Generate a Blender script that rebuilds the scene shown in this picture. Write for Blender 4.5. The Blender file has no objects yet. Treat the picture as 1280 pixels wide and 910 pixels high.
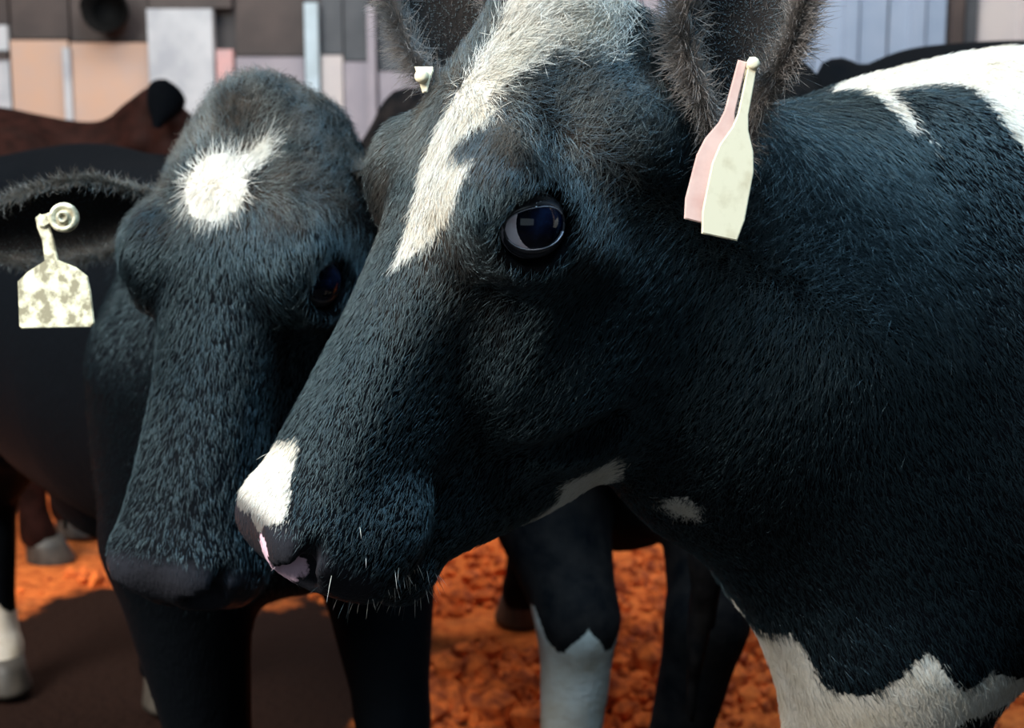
import bpy, bmesh, math, random
import numpy as np
from mathutils import Vector, Matrix

random.seed(4)
rng = np.random.default_rng(4)
R = math.radians
sc = bpy.context.scene
col = sc.collection

# ---------------------------------------------------------------- camera
FOCAL = 1800.0                       # focal length in pixels of the 1280 wide frame
PITCH = math.atan(305 / FOCAL)
CAM = Vector((0, 0, 1.2))
RT = Vector((1, 0, 0))
FW = Vector((0, math.cos(PITCH), -math.sin(PITCH)))
UP = Vector((0, math.sin(PITCH), math.cos(PITCH)))
cd = bpy.data.cameras.new('camera')
cam = bpy.data.objects.new('camera', cd)
col.objects.link(cam)
cam.location = CAM
cam.rotation_euler = (math.pi / 2 - PITCH, 0, 0)
cd.sensor_width = 36
cd.lens = FOCAL / 1280 * 36
cd.clip_start = 0.05
cd.dof.use_dof = True
cd.dof.focus_distance = 1.06
cd.dof.aperture_fstop = 8.0
sc.camera = cam


def at(x, y, depth):
    """world point that lies `depth` metres in front of the camera at pixel x, y"""
    return CAM + depth * (FW + RT * ((x - 640) / FOCAL) - UP * ((y - 455) / FOCAL))


# ---------------------------------------------------------------- light
w = bpy.data.worlds.new('world')
sc.world = w
w.use_nodes = True
bg = w.node_tree.nodes['Background']
bg.inputs[0].default_value = (0.62, 0.80, 1.0, 1)
bg.inputs[1].default_value = 0.035


def area(name, loc, target, size, power, color):
    ld = bpy.data.lights.new(name, 'AREA')
    ld.shape = 'RECTANGLE'
    ld.size, ld.size_y = size
    ld.energy = power
    ld.color = color
    o = bpy.data.objects.new(name, ld)
    col.objects.link(o)
    o.location = loc
    o.rotation_euler = (Vector(target) - Vector(loc)).to_track_quat('-Z', 'Y').to_euler()
    return o


# the open side of the shed (upper left, in front of the cows)
area('open_side_daylight', (-2.5, 0.05, 3.2), (-0.1, 1.3, 1.0), (2.0, 1.6), 350, (1.0, 0.985, 0.93))
area('overhead_fill', (0.25, 0.45, 3.9), (0.3, 1.3, 1.0), (1.6, 1.4), 185, (0.48, 0.76, 1.0))  # added blue lamp overhead, for the sheen on necks and cheeks
area('wall_fill', (-0.2, 4.0, 3.8), (-0.4, 6.0, 0.9), (6.0, 1.2), 180, (1.0, 0.95, 0.90))  # added lamp without a visible source, brightens the wall and far floor
# added weak cool fill behind the camera, lifts cheeks, jaw and eyes
area('front_fill', (-0.9, -3.2, 1.7), (0.1, 1.2, 0.9), (3.6, 1.8), 20, (0.70, 0.88, 1.0))

sc.view_settings.view_transform = 'Standard'
sc.view_settings.look = 'None'
sc.view_settings.gamma = 1
sc.view_settings.use_curve_mapping = False
sc.view_settings.exposure = 0.15


# ---------------------------------------------------------------- helpers
def link(name, me, mats=(), parent=None, loc=None):
    o = bpy.data.objects.new(name, me)
    col.objects.link(o)
    for m in (mats if isinstance(mats, (list, tuple)) else [mats]):
        if m is not None:
            me.materials.append(m)
    if parent is not None:
        o.parent = parent
    if loc is not None:
        o.location = loc
    return o


def empty(name, loc, label=None, cat=None, group=None, kind=None):
    o = bpy.data.objects.new(name, None)
    col.objects.link(o)
    o.location = loc
    o.empty_display_size = .05
    tag(o, label, cat, group, kind)
    return o


def tag(o, label=None, cat=None, group=None, kind=None):
    for k, v in (('label', label), ('category', cat), ('group', group), ('kind', kind)):
        if v:
            o[k] = v
    return o


def mesh_np(name, V, F, smooth=True):
    me = bpy.data.meshes.new(name)
    me.from_pydata([tuple(v) for v in V], [], [tuple(f) for f in F])
    if smooth:
        me.polygons.foreach_set('use_smooth', [True] * len(me.polygons))
    me.update()
    return me


def bm_mesh(name, bm, smooth=False):
    bmesh.ops.recalc_face_normals(bm, faces=bm.faces)
    me = bpy.data.meshes.new(name)
    bm.to_mesh(me)
    bm.free()
    if smooth:
        me.polygons.foreach_set('use_smooth', [True] * len(me.polygons))
    return me


def box_mesh(name, sx, sy, sz, bev=0.0):
    bm = bmesh.new()
    bmesh.ops.create_cube(bm, size=1)
    bmesh.ops.scale(bm, vec=(sx, sy, sz), verts=bm.verts)
    if bev:
        bmesh.ops.bevel(bm, geom=bm.edges, offset=bev, segments=2, affect='EDGES', profile=.5)
    return bm_mesh(name, bm)


# ---------------------------------------------------------------- materials
def nodes_of(name):
    m = bpy.data.materials.new(name)
    m.use_nodes = True
    nt = m.node_tree
    return m, nt, nt.nodes['Principled BSDF']


def N(nt, typ, **kw):
    n = nt.nodes.new(typ)
    for k, v in kw.items():
        setattr(n, k, v)
    return n


def attr(nt, name):
    n = N(nt, 'ShaderNodeAttribute')
    n.attribute_name = name
    return n.outputs['Fac']


def math_n(nt, op, a, b=None, c=None, clamp=False):
    n = N(nt, 'ShaderNodeMath', operation=op)
    n.use_clamp = clamp
    for i, v in enumerate((a, b, c)):
        if v is None:
            continue
        if isinstance(v, (int, float)):
            n.inputs[i].default_value = v
        else:
            nt.links.new(v, n.inputs[i])
    return n.outputs[0]


def mix_c(nt, fac, a, b):
    n = N(nt, 'ShaderNodeMix', data_type='RGBA')
    for sock, v in ((n.inputs[0], fac), (n.inputs[6], a), (n.inputs[7], b)):
        if isinstance(v, (int, float)):
            sock.default_value = v
        elif isinstance(v, tuple):
            sock.default_value = (*v, 1) if len(v) == 3 else v
        else:
            nt.links.new(v, sock)
    return n.outputs[2]


def noise(nt, scale, detail=3, rough=.55, vec=None):
    n = N(nt, 'ShaderNodeTexNoise')
    n.inputs['Scale'].default_value = scale
    n.inputs['Detail'].default_value = detail
    n.inputs['Roughness'].default_value = rough
    if vec is not None:
        nt.links.new(vec, n.inputs['Vector'])
    return n.outputs['Fac']


def ramp(nt, fac, lo, hi):
    n = N(nt, 'ShaderNodeMapRange')
    n.inputs['From Min'].default_value = lo
    n.inputs['From Max'].default_value = hi
    nt.links.new(fac, n.inputs['Value'])
    return n.outputs[0]


def coat_material(name, black, brown, white, strand=False, rough=.42):
    """cow coat: attribute 'mark' is the distance inside a white marking in metres, 'brown' the amount of bleached brown hair,
    'nose' the bare nose pad, 'pink' the bare pink skin"""
    m, nt, b = nodes_of(name)
    tc = N(nt, 'ShaderNodeTexCoord').outputs['Object']
    n_big = noise(nt, 22, 3, .6, tc)
    n_edge = noise(nt, 170, 2, .6, tc)
    n_fine = noise(nt, 420, 2, .6, tc)
    mk = attr(nt, 'mark')
    if not strand:
        mk = math_n(nt, 'ADD', mk, math_n(nt, 'MULTIPLY', math_n(nt, 'SUBTRACT', n_edge, .5), .014))
    mk = ramp(nt, mk, -.0012, .0012)
    br = math_n(nt, 'MULTIPLY', attr(nt, 'brown'), ramp(nt, n_big, .30, .62), clamp=True)
    c = mix_c(nt, br, black, brown)
    c = mix_c(nt, math_n(nt, 'MULTIPLY', ramp(nt, n_fine, .35, .7), .35), c, (black[0] * 2.2, black[1] * 2.2, black[2] * 2.2))
    wcol = mix_c(nt, ramp(nt, n_big, .35, .75), white, (white[0] * .82, white[1] * .76, white[2] * .66))
    c = mix_c(nt, mk, c, wcol)
    nose = attr(nt, 'nose')
    pink = ramp(nt, math_n(nt, 'ADD', attr(nt, 'pink'), math_n(nt, 'MULTIPLY', math_n(nt, 'SUBTRACT', n_edge, .5), .010)), -.001, .001)
    c = mix_c(nt, math_n(nt, 'MULTIPLY', nose, .85), c, (.018, .018, .022))
    c = mix_c(nt, pink, c, (.62, .42, .50))
    nt.links.new(c, b.inputs['Base Color'])
    r = mix_c(nt, nose, (rough,) * 3, (.30,) * 3)
    nt.links.new(r, b.inputs['Roughness'])
    b.inputs['Specular IOR Level'].default_value = .58 if strand else .012
    if strand:
        b.inputs['Specular Tint'].default_value = (.60, .88, 1.0, 1)
    else:
        b.inputs['Sheen Weight'].default_value = .004
        b.inputs['Sheen Roughness'].default_value = .4
        b.inputs['Sheen Tint'].default_value = (.55, .75, .9, 1)
        bp = N(nt, 'ShaderNodeBump')
        bp.inputs['Strength'].default_value = .35
        bp.inputs['Distance'].default_value = .004
        mp = N(nt, 'ShaderNodeMapping')
        nt.links.new(tc, mp.inputs[0])
        mp.inputs['Scale'].default_value = (1.0, 1.0, .35)
        hgt = math_n(nt, 'ADD', noise(nt, 260, 3, .6, mp.outputs[0]), math_n(nt, 'MULTIPLY', noise(nt, 28, 3, .6, tc), 1.5))
        nt.links.new(hgt, bp.inputs['Height'])
        nt.links.new(bp.outputs[0], b.inputs['Normal'])
    return m


def plain(name, color, rough=.6, spec=.5, noise_scale=None, dirt=None, lo=.4, hi=.65, bump=0.0, metallic=0.0):
    m, nt, b = nodes_of(name)
    b.inputs['Roughness'].default_value = rough
    b.inputs['Specular IOR Level'].default_value = spec
    b.inputs['Metallic'].default_value = metallic
    b.inputs['Base Color'].default_value = (*color, 1)
    if noise_scale:
        tc = N(nt, 'ShaderNodeTexCoord').outputs['Object']
        n = noise(nt, noise_scale, 4, .6, tc)
        c = mix_c(nt, ramp(nt, n, lo, hi), color, dirt)
        nt.links.new(c, b.inputs['Base Color'])
        if bump:
            bp = N(nt, 'ShaderNodeBump')
            bp.inputs['Strength'].default_value = .6
            bp.inputs['Distance'].default_value = bump
            nt.links.new(n, bp.inputs['Height'])
            nt.links.new(bp.outputs[0], b.inputs['Normal'])
    return m


BLACK = (.0020, .0025, .0033)
M_COAT = coat_material('black_white_coat', BLACK, (.060, .046, .036), (.54, .50, .445), rough=.6)
M_HAIR = coat_material('black_white_hair', (.0044, .0078, .0096), (.10, .080, .062), (.57, .525, .465), strand=True, rough=.33)
M_BROWN = coat_material('dark_red_coat', (.006, .003, .0025), (.024, .008, .006), (.7, .66, .6))
M_EAR = coat_material('ear_coat', (.012, .011, .011), (.05, .04, .034), (.8, .78, .72))
M_COAT_DIRTY = coat_material('dusty_coat', BLACK, (.04, .03, .025), (.40, .39, .36), rough=.65)
M_EAR_HAIR = coat_material('ear_hair', (.014, .015, .016), (.20, .165, .145), (.8, .78, .72), strand=True, rough=.45)
M_EYE_WHITE = plain('eye_white', (.86, .80, .88), .12, .6, 60, (.70, .52, .56), .5, .8)
M_IRIS = plain('iris', (.0012, .0022, .008), .07, .28, 90, (.003, .007, .022))
M_LID = plain('eyelid_skin', (.022, .023, .028), .34, .6, 120, (.035, .035, .042))
M_WET = plain('wet_lid_rim', (.42, .44, .52), .16, .7)
M_TAG = plain('cream_tag', (.74, .64, .45), .42, .5, 55, (.60, .50, .33), .50, .72)
M_TAG_PINK = plain('pinkish_tag', (.62, .42, .36), .45, .5, 40, (.54, .33, .28))
M_TAG_DIRTY = plain('dirty_tag', (.62, .57, .40), .5, .45, 75, (.22, .19, .12), .44, .58)
M_HORN = plain('hoof_horn', (.03, .025, .02), .55, .4, 30, (.06, .05, .04))


# ---------------------------------------------------------------- implicit surface tools
F32 = np.float32


def smin(a, b, k):
    h = np.clip(.5 + .5 * (b - a) / k, 0, 1)
    return b + (a - b) * h - k * h * (1 - h)


def smax(a, b, k):
    return -smin(-a, -b, k)


def lut(xs, ys, n=400):
    """smooth (monotone cubic) table -> function"""
    xs, ys = np.array(xs, float), np.array(ys, float)
    h = np.diff(xs)
    dl = np.diff(ys) / h
    m = np.zeros_like(xs)
    m[0], m[-1] = dl[0], dl[-1]
    for i in range(1, len(xs) - 1):
        m[i] = 0 if dl[i - 1] * dl[i] <= 0 else 2 * dl[i - 1] * dl[i] / (dl[i - 1] + dl[i])
    X = np.linspace(xs[0], xs[-1], n)
    i = np.clip(np.searchsorted(xs, X) - 1, 0, len(h) - 1)
    t = (X - xs[i]) / h[i]
    Y = ((2 * t**3 - 3 * t**2 + 1) * ys[i] + (t**3 - 2 * t**2 + t) * h[i] * m[i]
         + (-2 * t**3 + 3 * t**2) * ys[i + 1] + (t**3 - t**2) * h[i] * m[i + 1])
    return lambda q: np.interp(q, X, Y).astype(F32)


def ellipsoid(p, c, r):
    x, y, z = (p[0] - c[0]) / r[0], (p[1] - c[1]) / r[1], (p[2] - c[2]) / r[2]
    k = np.sqrt(x * x + y * y + z * z)
    g = np.sqrt((x / r[0])**2 + (y / r[1])**2 + (z / r[2])**2) + 1e-6
    return k * (k - 1) / g


def capsule(p, a, b, ra, rb):
    ab = [b[i] - a[i] for i in range(3)]
    L = sum(v * v for v in ab)
    q = [p[i] - a[i] for i in range(3)]
    t = np.clip((q[0] * ab[0] + q[1] * ab[1] + q[2] * ab[2]) / L, 0, 1)
    d = np.sqrt((q[0] - t * ab[0])**2 + (q[1] - t * ab[1])**2 + (q[2] - t * ab[2])**2)
    return d - (ra + (rb - ra) * t)


def loft(s, d, l, top, bot, hw, s0, s1, n=2.4, taper=0.0, k=.02):
    sc_ = np.clip(s, s0, s1)
    T, B, W = top(sc_), bot(sc_), hw(sc_)
    c, h = (T + B) / 2, (T - B) / 2
    u = np.abs(d - c) / h
    Wt = W * (1 + taper * np.clip((d - c) / h, -1.2, 1.2))
    v = np.abs(l) / Wt
    q = (u**n + v**n)**(1 / n)
    f = (q - 1) * np.minimum(h, Wt) * .9
    return smax(f, np.maximum(s0 - s, s - s1), k)


# head in its own frame: s along the head from poll to muzzle, d dorsal (face plane is d = 0), l lateral, metres for a 0.48 m head
H_top = lut([-.03, .0, .04, .09, .15, .21, .27, .34, .40, .44, .475], [-.045, -.014, -.002, .002, .001, -.008, -.014, -.018, -.022, -.030, -.055])
H_bot = lut([-.03, .05, .10, .16, .22, .28, .34, .40, .45, .475], [-.14, -.17, -.185, -.19, -.175, -.155, -.142, -.132, -.125, -.112])
H_w = lut([-.03, .02, .06, .105, .15, .19, .24, .30, .36, .41, .45, .475], [.034, .046, .058, .084, .100, .074, .061, .056, .057, .061, .063, .050])
J_top = lut([.06, .2, .3, .44], [-.13, -.12, -.11, -.12])
J_bot = lut([.06, .10, .15, .20, .25, .29, .335, .38, .42, .44, .452], [-.20, -.232, -.266, -.290, -.302, -.296, -.270, -.228, -.190, -.176, -.154])
J_w = lut([.06, .12, .20, .28, .34, .40, .452], [.060, .068, .068, .058, .046, .041, .030])


H_w2 = lut([-.03, .02, .06, .105, .15, .19, .24, .30, .36, .41, .45, .475], [.052, .078, .092, .104, .102, .078, .064, .058, .058, .062, .063, .050])


def head_sdf(s, d, l, broad=False):
    al = np.abs(l)
    p = (s, d, al)
    f = loft(s, d, l, H_top, H_bot, H_w2 if broad else H_w, -.03, .470, 2.5, .12)
    j = loft(s, d, l, J_top, J_bot, J_w, .07, .449, 2.3, .05)
    f = smin(f, j, .018)
    f = smin(f, ellipsoid(p, (.215, -.180, .052), (.095, .095, .040)), .030)      # cheek muscle
    f = smin(f, ellipsoid(p, (.146, -.026, .080), (.042, .028, .033)), .022)       # brow above the eye
    f = smin(f, capsule(p, (.155, -.098, .086), (.265, -.116, .056), .015, .012), .028)   # cheek bone
    f = smin(f, ellipsoid(p, (.165, -.056, .078), (.045, .042, .036)), .02)        # eye mound
    if not broad:
        f = smax(f, -ellipsoid(p, (.066, -.035, .098), (.050, .036, .034)), .03)       # temple hollow
    f = smin(f, ellipsoid(p, (.062, -.112, .074), (.036, .040, .032)), .03)        # ear base
    f = smin(f, ellipsoid(p, (-.002, -.035, 0), (.034, .045, .042)), .03)          # poll
    f = smin(f, ellipsoid(p, (.440, -.082, 0), (.046, .060, .071)), .02)           # muzzle
    f = smin(f, ellipsoid(p, (.452, -.056, .036), (.028, .028, .027)), .018)       # nostril wing
    f = smin(f, ellipsoid(p, (.420, -.105, .048), (.050, .036, .026)), .018)       # upper lip
    f = smin(f, ellipsoid(p, (.440, -.160, 0), (.034, .028, .043)), .016)          # chin
    f = smax(f, -ellipsoid(p, (.300, -.070, .088), (.075, .030, .020)), .03)       # hollow beside the nose
    # nostril, comma shaped
    f = smax(f, -ellipsoid(p, (.474, -.058, .040), (.022, .016, .017)), .009)
    f = smax(f, -capsule(p, (.470, -.054, .050), (.440, -.040, .068), .009, .005), .008)
    f = smax(f, -capsule(p, (.485, -.060, 0), (.478, -.105, 0), .0035, .0035), .008)      # philtrum
    # mouth line
    for a, b in (((.480, -.126, 0), (.462, -.129, .040)), ((.462, -.129, .040), (.425, -.134, .062)), ((.425, -.134, .062), (.385, -.140, .062))):
        f = smax(f, -capsule(p, a, b, .0055, .0055), .010)
    # crease between the cheek and the jaw bone
    for a, b in (((.385, -.140, .064), (.325, -.172, .066)), ((.325, -.172, .066), (.245, -.228, .078))):
        f = smax(f, -capsule(p, a, b, .006, .010), .022)
    # eye socket
    f = smax(f, -ellipsoid(p, EYE_LOC + np.array((0, .001, .014)), (.030, .030, .027)), .010)
    return f


EYE_LOC = np.array((.160, -.052, .0865))
EYE_R = .0264

# body in its own frame: x forward (0 above the forelegs), z up, y left
B_top = lut([-1.33, -1.25, -1.12, -.95, -.6, -.25, 0, .12, .21, .28], [1.12, 1.22, 1.27, 1.28, 1.255, 1.25, 1.240, 1.185, 1.11, 1.02])
B_bot = lut([-1.33, -1.25, -1.10, -.95, -.7, -.3, 0, .12, .21, .28], [.98, .84, .72, .66, .62, .635, .675, .685, .74, .86])
B_w = lut([-1.33, -1.25, -1.1, -.9, -.6, -.3, -.05, .10, .20, .28], [.06, .17, .25, .275, .31, .29, .225, .195, .14, .06])


class Cow:
    """a cow described by its body frame, its head frame and its joints; build() meshes it as one continuous skin"""

    def __init__(self, name, label, origin, heading, scale, head=None, head_scale=1.0, fore=((0, 0), (0, 0)), hind=((0, 0), (0, 0)), neck=None, tail=True, sway=0.0, broad=False):
        self.broad = broad
        self.name, self.label = name, label
        self.o = np.array(origin, float)
        self.f = np.array((math.cos(heading), math.sin(heading), 0))
        self.lft = np.array((-self.f[1], self.f[0], 0))
        self.sc = scale
        self.hs = head_scale
        self.head = head              # (origin, a, d, l) in world
        self.fore, self.hind, self.tail, self.sway = fore, hind, tail, sway
        self.neck_r = neck or ((.240, .66), (.182, .68), (.130, .72))
        self.joint_lists = self.make_legs()

    def w(self, x, y, z):             # body frame -> world
        return self.o + self.sc * (x * self.f + y * self.lft + np.array((0, 0, z)))

    def hw(self, s, d, l):            # head frame -> world
        O, a, dd, ll = self.head
        return O + self.hs * (s * a + d * dd + l * ll)

    def make_legs(self):
        L = []
        for sgn, (dx, dy) in zip((1, -1), self.fore):
            y = .135 * sgn
            L.append(('fore', [((.12, y * 1.05, .98), .135), ((.08 + dx * .35, y * 1.12, .74), .105), ((.10 + dx * .85, y + dy * .6, .40), .056),
                               ((.09 + dx * .95, y + dy, .15), .037), ((.10 + dx, y + dy, .09), .046), ((.115 + dx, y + dy, .055), .043)]))
        for sgn, (dx, dy) in zip((1, -1), self.hind):
            y = .15 * sgn
            L.append(('hind', [((-1.05, y * .9, .98), .17), ((-.92 + dx * .3, y * 1.1, .74), .125), ((-1.16 + dx * .8, y + dy * .7, .47), .055),
                               ((-1.12 + dx, y + dy, .16), .038), ((-1.11 + dx, y + dy, .09), .046), ((-1.09 + dx, y + dy, .055), .043)]))
        return L

    def sdf(self, P):
        q = (P - self.o) / self.sc
        x, y, z = (q @ self.f).astype(F32), (q @ self.lft).astype(F32), q[:, 2].astype(F32)
        p = (x, y, z)
        f = loft(x, z, y, B_top, B_bot, B_w, -1.33, .275, 2.2, -.10, .06)
        f = smin(f, ellipsoid(p, (.0, 0, 1.165), (.26, .085, .08)), .08)                   # withers
        for sgn in (1, -1):
            f = smin(f, ellipsoid(p, (.09, .135 * sgn, .98), (.16, .085, .24)), .05)       # shoulder
            f = smin(f, ellipsoid(p, (-1.05, .12 * sgn, 1.02), (.20, .13, .22)), .06)      # thigh
            f = smin(f, ellipsoid(p, (-1.0, .20 * sgn, 1.19), (.07, .05, .05)), .07)       # hook bone
        f = smin(f, ellipsoid(p, (.20, 0, .83), (.09, .10, .14)), .08)                     # brisket
        f = smin(f, ellipsoid(p, (-.84, 0, .62), (.21, .14, .14)), .06)                    # udder
        for kind, J in self.joint_lists:
            g = None
            for (a, ra), (b, rb) in zip(J[:-1], J[1:]):
                c = capsule(p, a, b, ra, rb)
                g = c if g is None else smin(g, c, .025)
            f = smin(f, g, .06)
        if self.tail:
            t = smin(capsule(p, (-1.27, 0, 1.22), (-1.37, 0, 1.08), .035, .024), capsule(p, (-1.37, 0, 1.08), (-1.35, self.sway, .62), .022, .020), .03)
            t = smin(t, capsule(p, (-1.35, self.sway, .62), (-1.31, self.sway * 1.2, .38), .026, .012), .03)
            f = smin(f, t, .03)
        f = f * self.sc
        if self.head is not None:
            f = self.add_head(P, f)
        return f

    def add_head(self, P, f):
        O, a, dd, ll = self.head
        # neck: a tapering tube flattened sideways, from the shoulders to the back of the head
        n0 = self.w(.08, 0, .93)
        n2 = self.hw(.095, -.140, 0)
        n1 = n0 * .5 + n2 * .5 + np.array((0, 0, -.035))
        ax = n2 - n0
        ax /= np.linalg.norm(ax)
        side = np.cross(np.array((0, 0, 1.)), ax)
        side /= np.linalg.norm(side)
        upv = np.cross(ax, side)
        (r0, k0), (r1, k1), (r2, k2) = self.neck_r
        q = P - n0
        u, v, h = (q @ ax).astype(F32), (q @ side).astype(F32), (q @ upv).astype(F32)
        Lt = float(np.linalg.norm(n2 - n0))
        mid = (float((n1 - n0) @ ax), 0., float((n1 - n0) @ upv))
        kk = np.interp(np.clip(u / Lt, 0, 1), [0, .5, 1], [k0, k1, k2]).astype(F32)
        pn = (u, v / kk, h)
        g = smin(capsule(pn, (0, 0, 0), mid, r0, r1), capsule(pn, mid, (Lt, 0, 0), r1, r2), .06) * kk
        f = smin(f, g, .07)
        c = self.hw(.22, -.12, 0)
        near = np.where(((P - c)**2).sum(1) < (.46 * self.hs)**2)[0]
        if len(near):
            q = (P[near] - O) / self.hs
            hd = head_sdf((q @ a).astype(F32), (q @ dd).astype(F32), (q @ ll).astype(F32), self.broad) * self.hs
            s = (q @ a).astype(F32)
            # keep the mandible edge crisp: blend widely at the crest, narrowly under the jaw
            f[near] = smin(f[near], hd, np.interp((q @ dd), [-.22, -.10], [.022, .04]).astype(F32))
        return f


def surface_nets(F, xs, ys, zs):
    S = F < 0
    a = S[:-1, :-1, :-1].astype(np.int8)
    cnt = a.copy()
    for i in (0, 1):
        for j in (0, 1):
            for k in (0, 1):
                if i + j + k:
                    cnt += S[i:S.shape[0] - 1 + i, j:S.shape[1] - 1 + j, k:S.shape[2] - 1 + k]
    I, J, K = np.nonzero((cnt > 0) & (cnt < 8))
    idx = -np.ones(cnt.shape, np.int64)
    idx[I, J, K] = np.arange(len(I))
    acc = np.zeros((len(I), 3))
    num = np.zeros(len(I))
    corners = [(i, j, k) for i in (0, 1) for j in (0, 1) for k in (0, 1)]
    for c0 in corners:
        for ax in range(3):
            if c0[ax]:
                continue
            c1 = list(c0)
            c1[ax] = 1
            f0 = F[I + c0[0], J + c0[1], K + c0[2]]
            f1 = F[I + c1[0], J + c1[1], K + c1[2]]
            m = (f0 < 0) != (f1 < 0)
            t = np.where(m, f0 / np.where(m, f0 - f1, 1), 0)
            pos = [np.full(len(I), float(v)) for v in c0]
            pos[ax] = t
            for d in range(3):
                acc[:, d] += np.where(m, pos[d], 0)
            num += m
    acc /= num[:, None]
    V = np.stack([xs[I] + acc[:, 0] * (xs[I + 1] - xs[I]), ys[J] + acc[:, 1] * (ys[J + 1] - ys[J]), zs[K] + acc[:, 2] * (zs[K + 1] - zs[K])], 1)
    quads = []
    for ax in range(3):
        b, c = (ax + 1) % 3, (ax + 2) % 3
        sl0 = [slice(None)] * 3
        sl1 = [slice(None)] * 3
        sl0[ax], sl1[ax] = slice(0, -1), slice(1, None)
        E = S[tuple(sl0)] != S[tuple(sl1)]
        inside = S[tuple(sl0)]
        e = np.array(np.nonzero(E)).T
        ok = (e[:, b] > 0) & (e[:, c] > 0) & (e[:, b] < F.shape[b] - 1) & (e[:, c] < F.shape[c] - 1)
        e = e[ok]
        ins = inside[e[:, 0], e[:, 1], e[:, 2]]
        q = []
        for db, dc in ((1, 1), (0, 1), (0, 0), (1, 0)):
            t = e.copy()
            t[:, b] -= db
            t[:, c] -= dc
            q.append(idx[t[:, 0], t[:, 1], t[:, 2]])
        q = np.stack(q, 1)
        q[~ins] = q[~ins][:, ::-1]
        quads.append(q)
    Q = np.concatenate(quads)
    return V, Q[(Q >= 0).all(1)]


def graded(lo, hi, f0, f1, fine, coarse):
    """axis that is `fine` between f0 and f1 and grows to `coarse` outside"""
    out = [f0]
    while out[-1] < f1:
        out.append(out[-1] + fine)
    st = fine
    while out[-1] < hi:
        st = min(coarse, st * 1.12)
        out.append(out[-1] + st)
    neg = [f0]
    st = fine
    while neg[-1] > lo:
        st = min(coarse, st * 1.12)
        neg.append(neg[-1] - st)
    return np.array(neg[:0:-1] + out)


def mesh_sdf(fn, xs, ys, zs):
    def pts(a, b, c):
        X, Y, Z = np.meshgrid(a, b, c, indexing='ij')
        return np.stack([X.ravel(), Y.ravel(), Z.ravel()], 1)
    st = 4
    ia, ib, ic = [np.unique(np.r_[np.arange(0, len(v), st), len(v) - 1]) for v in (xs, ys, zs)]
    C = fn(pts(xs[ia], ys[ib], zs[ic])).reshape(len(ia), len(ib), len(ic))
    def up(A, src, dst, ax):
        i = np.clip(np.searchsorted(src, dst, side='right') - 1, 0, len(src) - 2)
        t = ((dst - src[i]) / (src[i + 1] - src[i])).astype(F32)
        sh = [1, 1, 1]
        sh[ax] = -1
        t = t.reshape(sh)
        return np.take(A, i, ax) * (1 - t) + np.take(A, i + 1, ax) * t
    Fv = up(up(up(C.astype(F32), xs[ia], xs, 0), ys[ib], ys, 1), zs[ic], zs, 2)
    step = max(np.diff(xs).max(), np.diff(ys).max(), np.diff(zs).max())
    I, J, K = np.nonzero(np.abs(Fv) < max(.045, 2.2 * step))
    for k in range(0, len(I), 400000):
        s = slice(k, k + 400000)
        Fv[I[s], J[s], K[s]] = fn(np.stack([xs[I[s]], ys[J[s]], zs[K[s]]], 1))
    return surface_nets(Fv, xs, ys, zs)


def set_attr(me, name, vals):
    a = me.attributes.new(name, 'FLOAT', 'POINT')
    a.data.foreach_set('value', np.ascontiguousarray(vals, dtype=F32))


def poly_dist(px, py, poly):
    """signed distance to a polygon, positive inside"""
    poly = np.array(poly, float)
    d = np.full(px.shape, 1e9)
    ins = np.zeros(px.shape, bool)
    n = len(poly)
    for i in range(n):
        a, b = poly[i], poly[(i + 1) % n]
        ab = b - a
        t = np.clip(((px - a[0]) * ab[0] + (py - a[1]) * ab[1]) / (ab @ ab), 0, 1)
        d = np.minimum(d, (px - a[0] - t * ab[0])**2 + (py - a[1] - t * ab[1])**2)
        c = ((a[1] > py) != (b[1] > py)) & (px < (b[0] - a[0]) * (py - a[1]) / (b[1] - a[1] + 1e-12) + a[0])
        ins ^= c
    d = np.sqrt(d)
    return np.where(ins, d, -d)


def vnormals(V, Q):
    n = np.zeros_like(V)
    fn = np.cross(V[Q[:, 2]] - V[Q[:, 0]], V[Q[:, 3]] - V[Q[:, 1]])
    for k in range(4):
        np.add.at(n, Q[:, k], fn)
    return n / (np.linalg.norm(n, axis=1)[:, None] + 1e-12)


def strands(name, parent, origin, pts, rad, attrs, mat):
    """hair curves: pts (n, k, 3), rad (k,)"""
    n, k, _ = pts.shape
    hc = bpy.data.hair_curves.new(name)
    hc.add_curves([k] * n)
    hc.attributes['position'].data.foreach_set('vector', np.ascontiguousarray((pts - origin).reshape(-1), dtype=F32))
    ra = hc.attributes.get('radius') or hc.attributes.new('radius', 'FLOAT', 'POINT')
    ra.data.foreach_set('value', np.ascontiguousarray(np.tile(rad, n), dtype=F32))
    for nm, v in attrs.items():
        a = hc.attributes.new(nm, 'FLOAT', 'CURVE')
        a.data.foreach_set('value', np.ascontiguousarray(v, dtype=F32))
    hc.materials.append(mat)
    o = bpy.data.objects.new(name, hc)
    col.objects.link(o)
    o.parent = parent
    o['kind'] = 'stuff'
    return o


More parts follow.
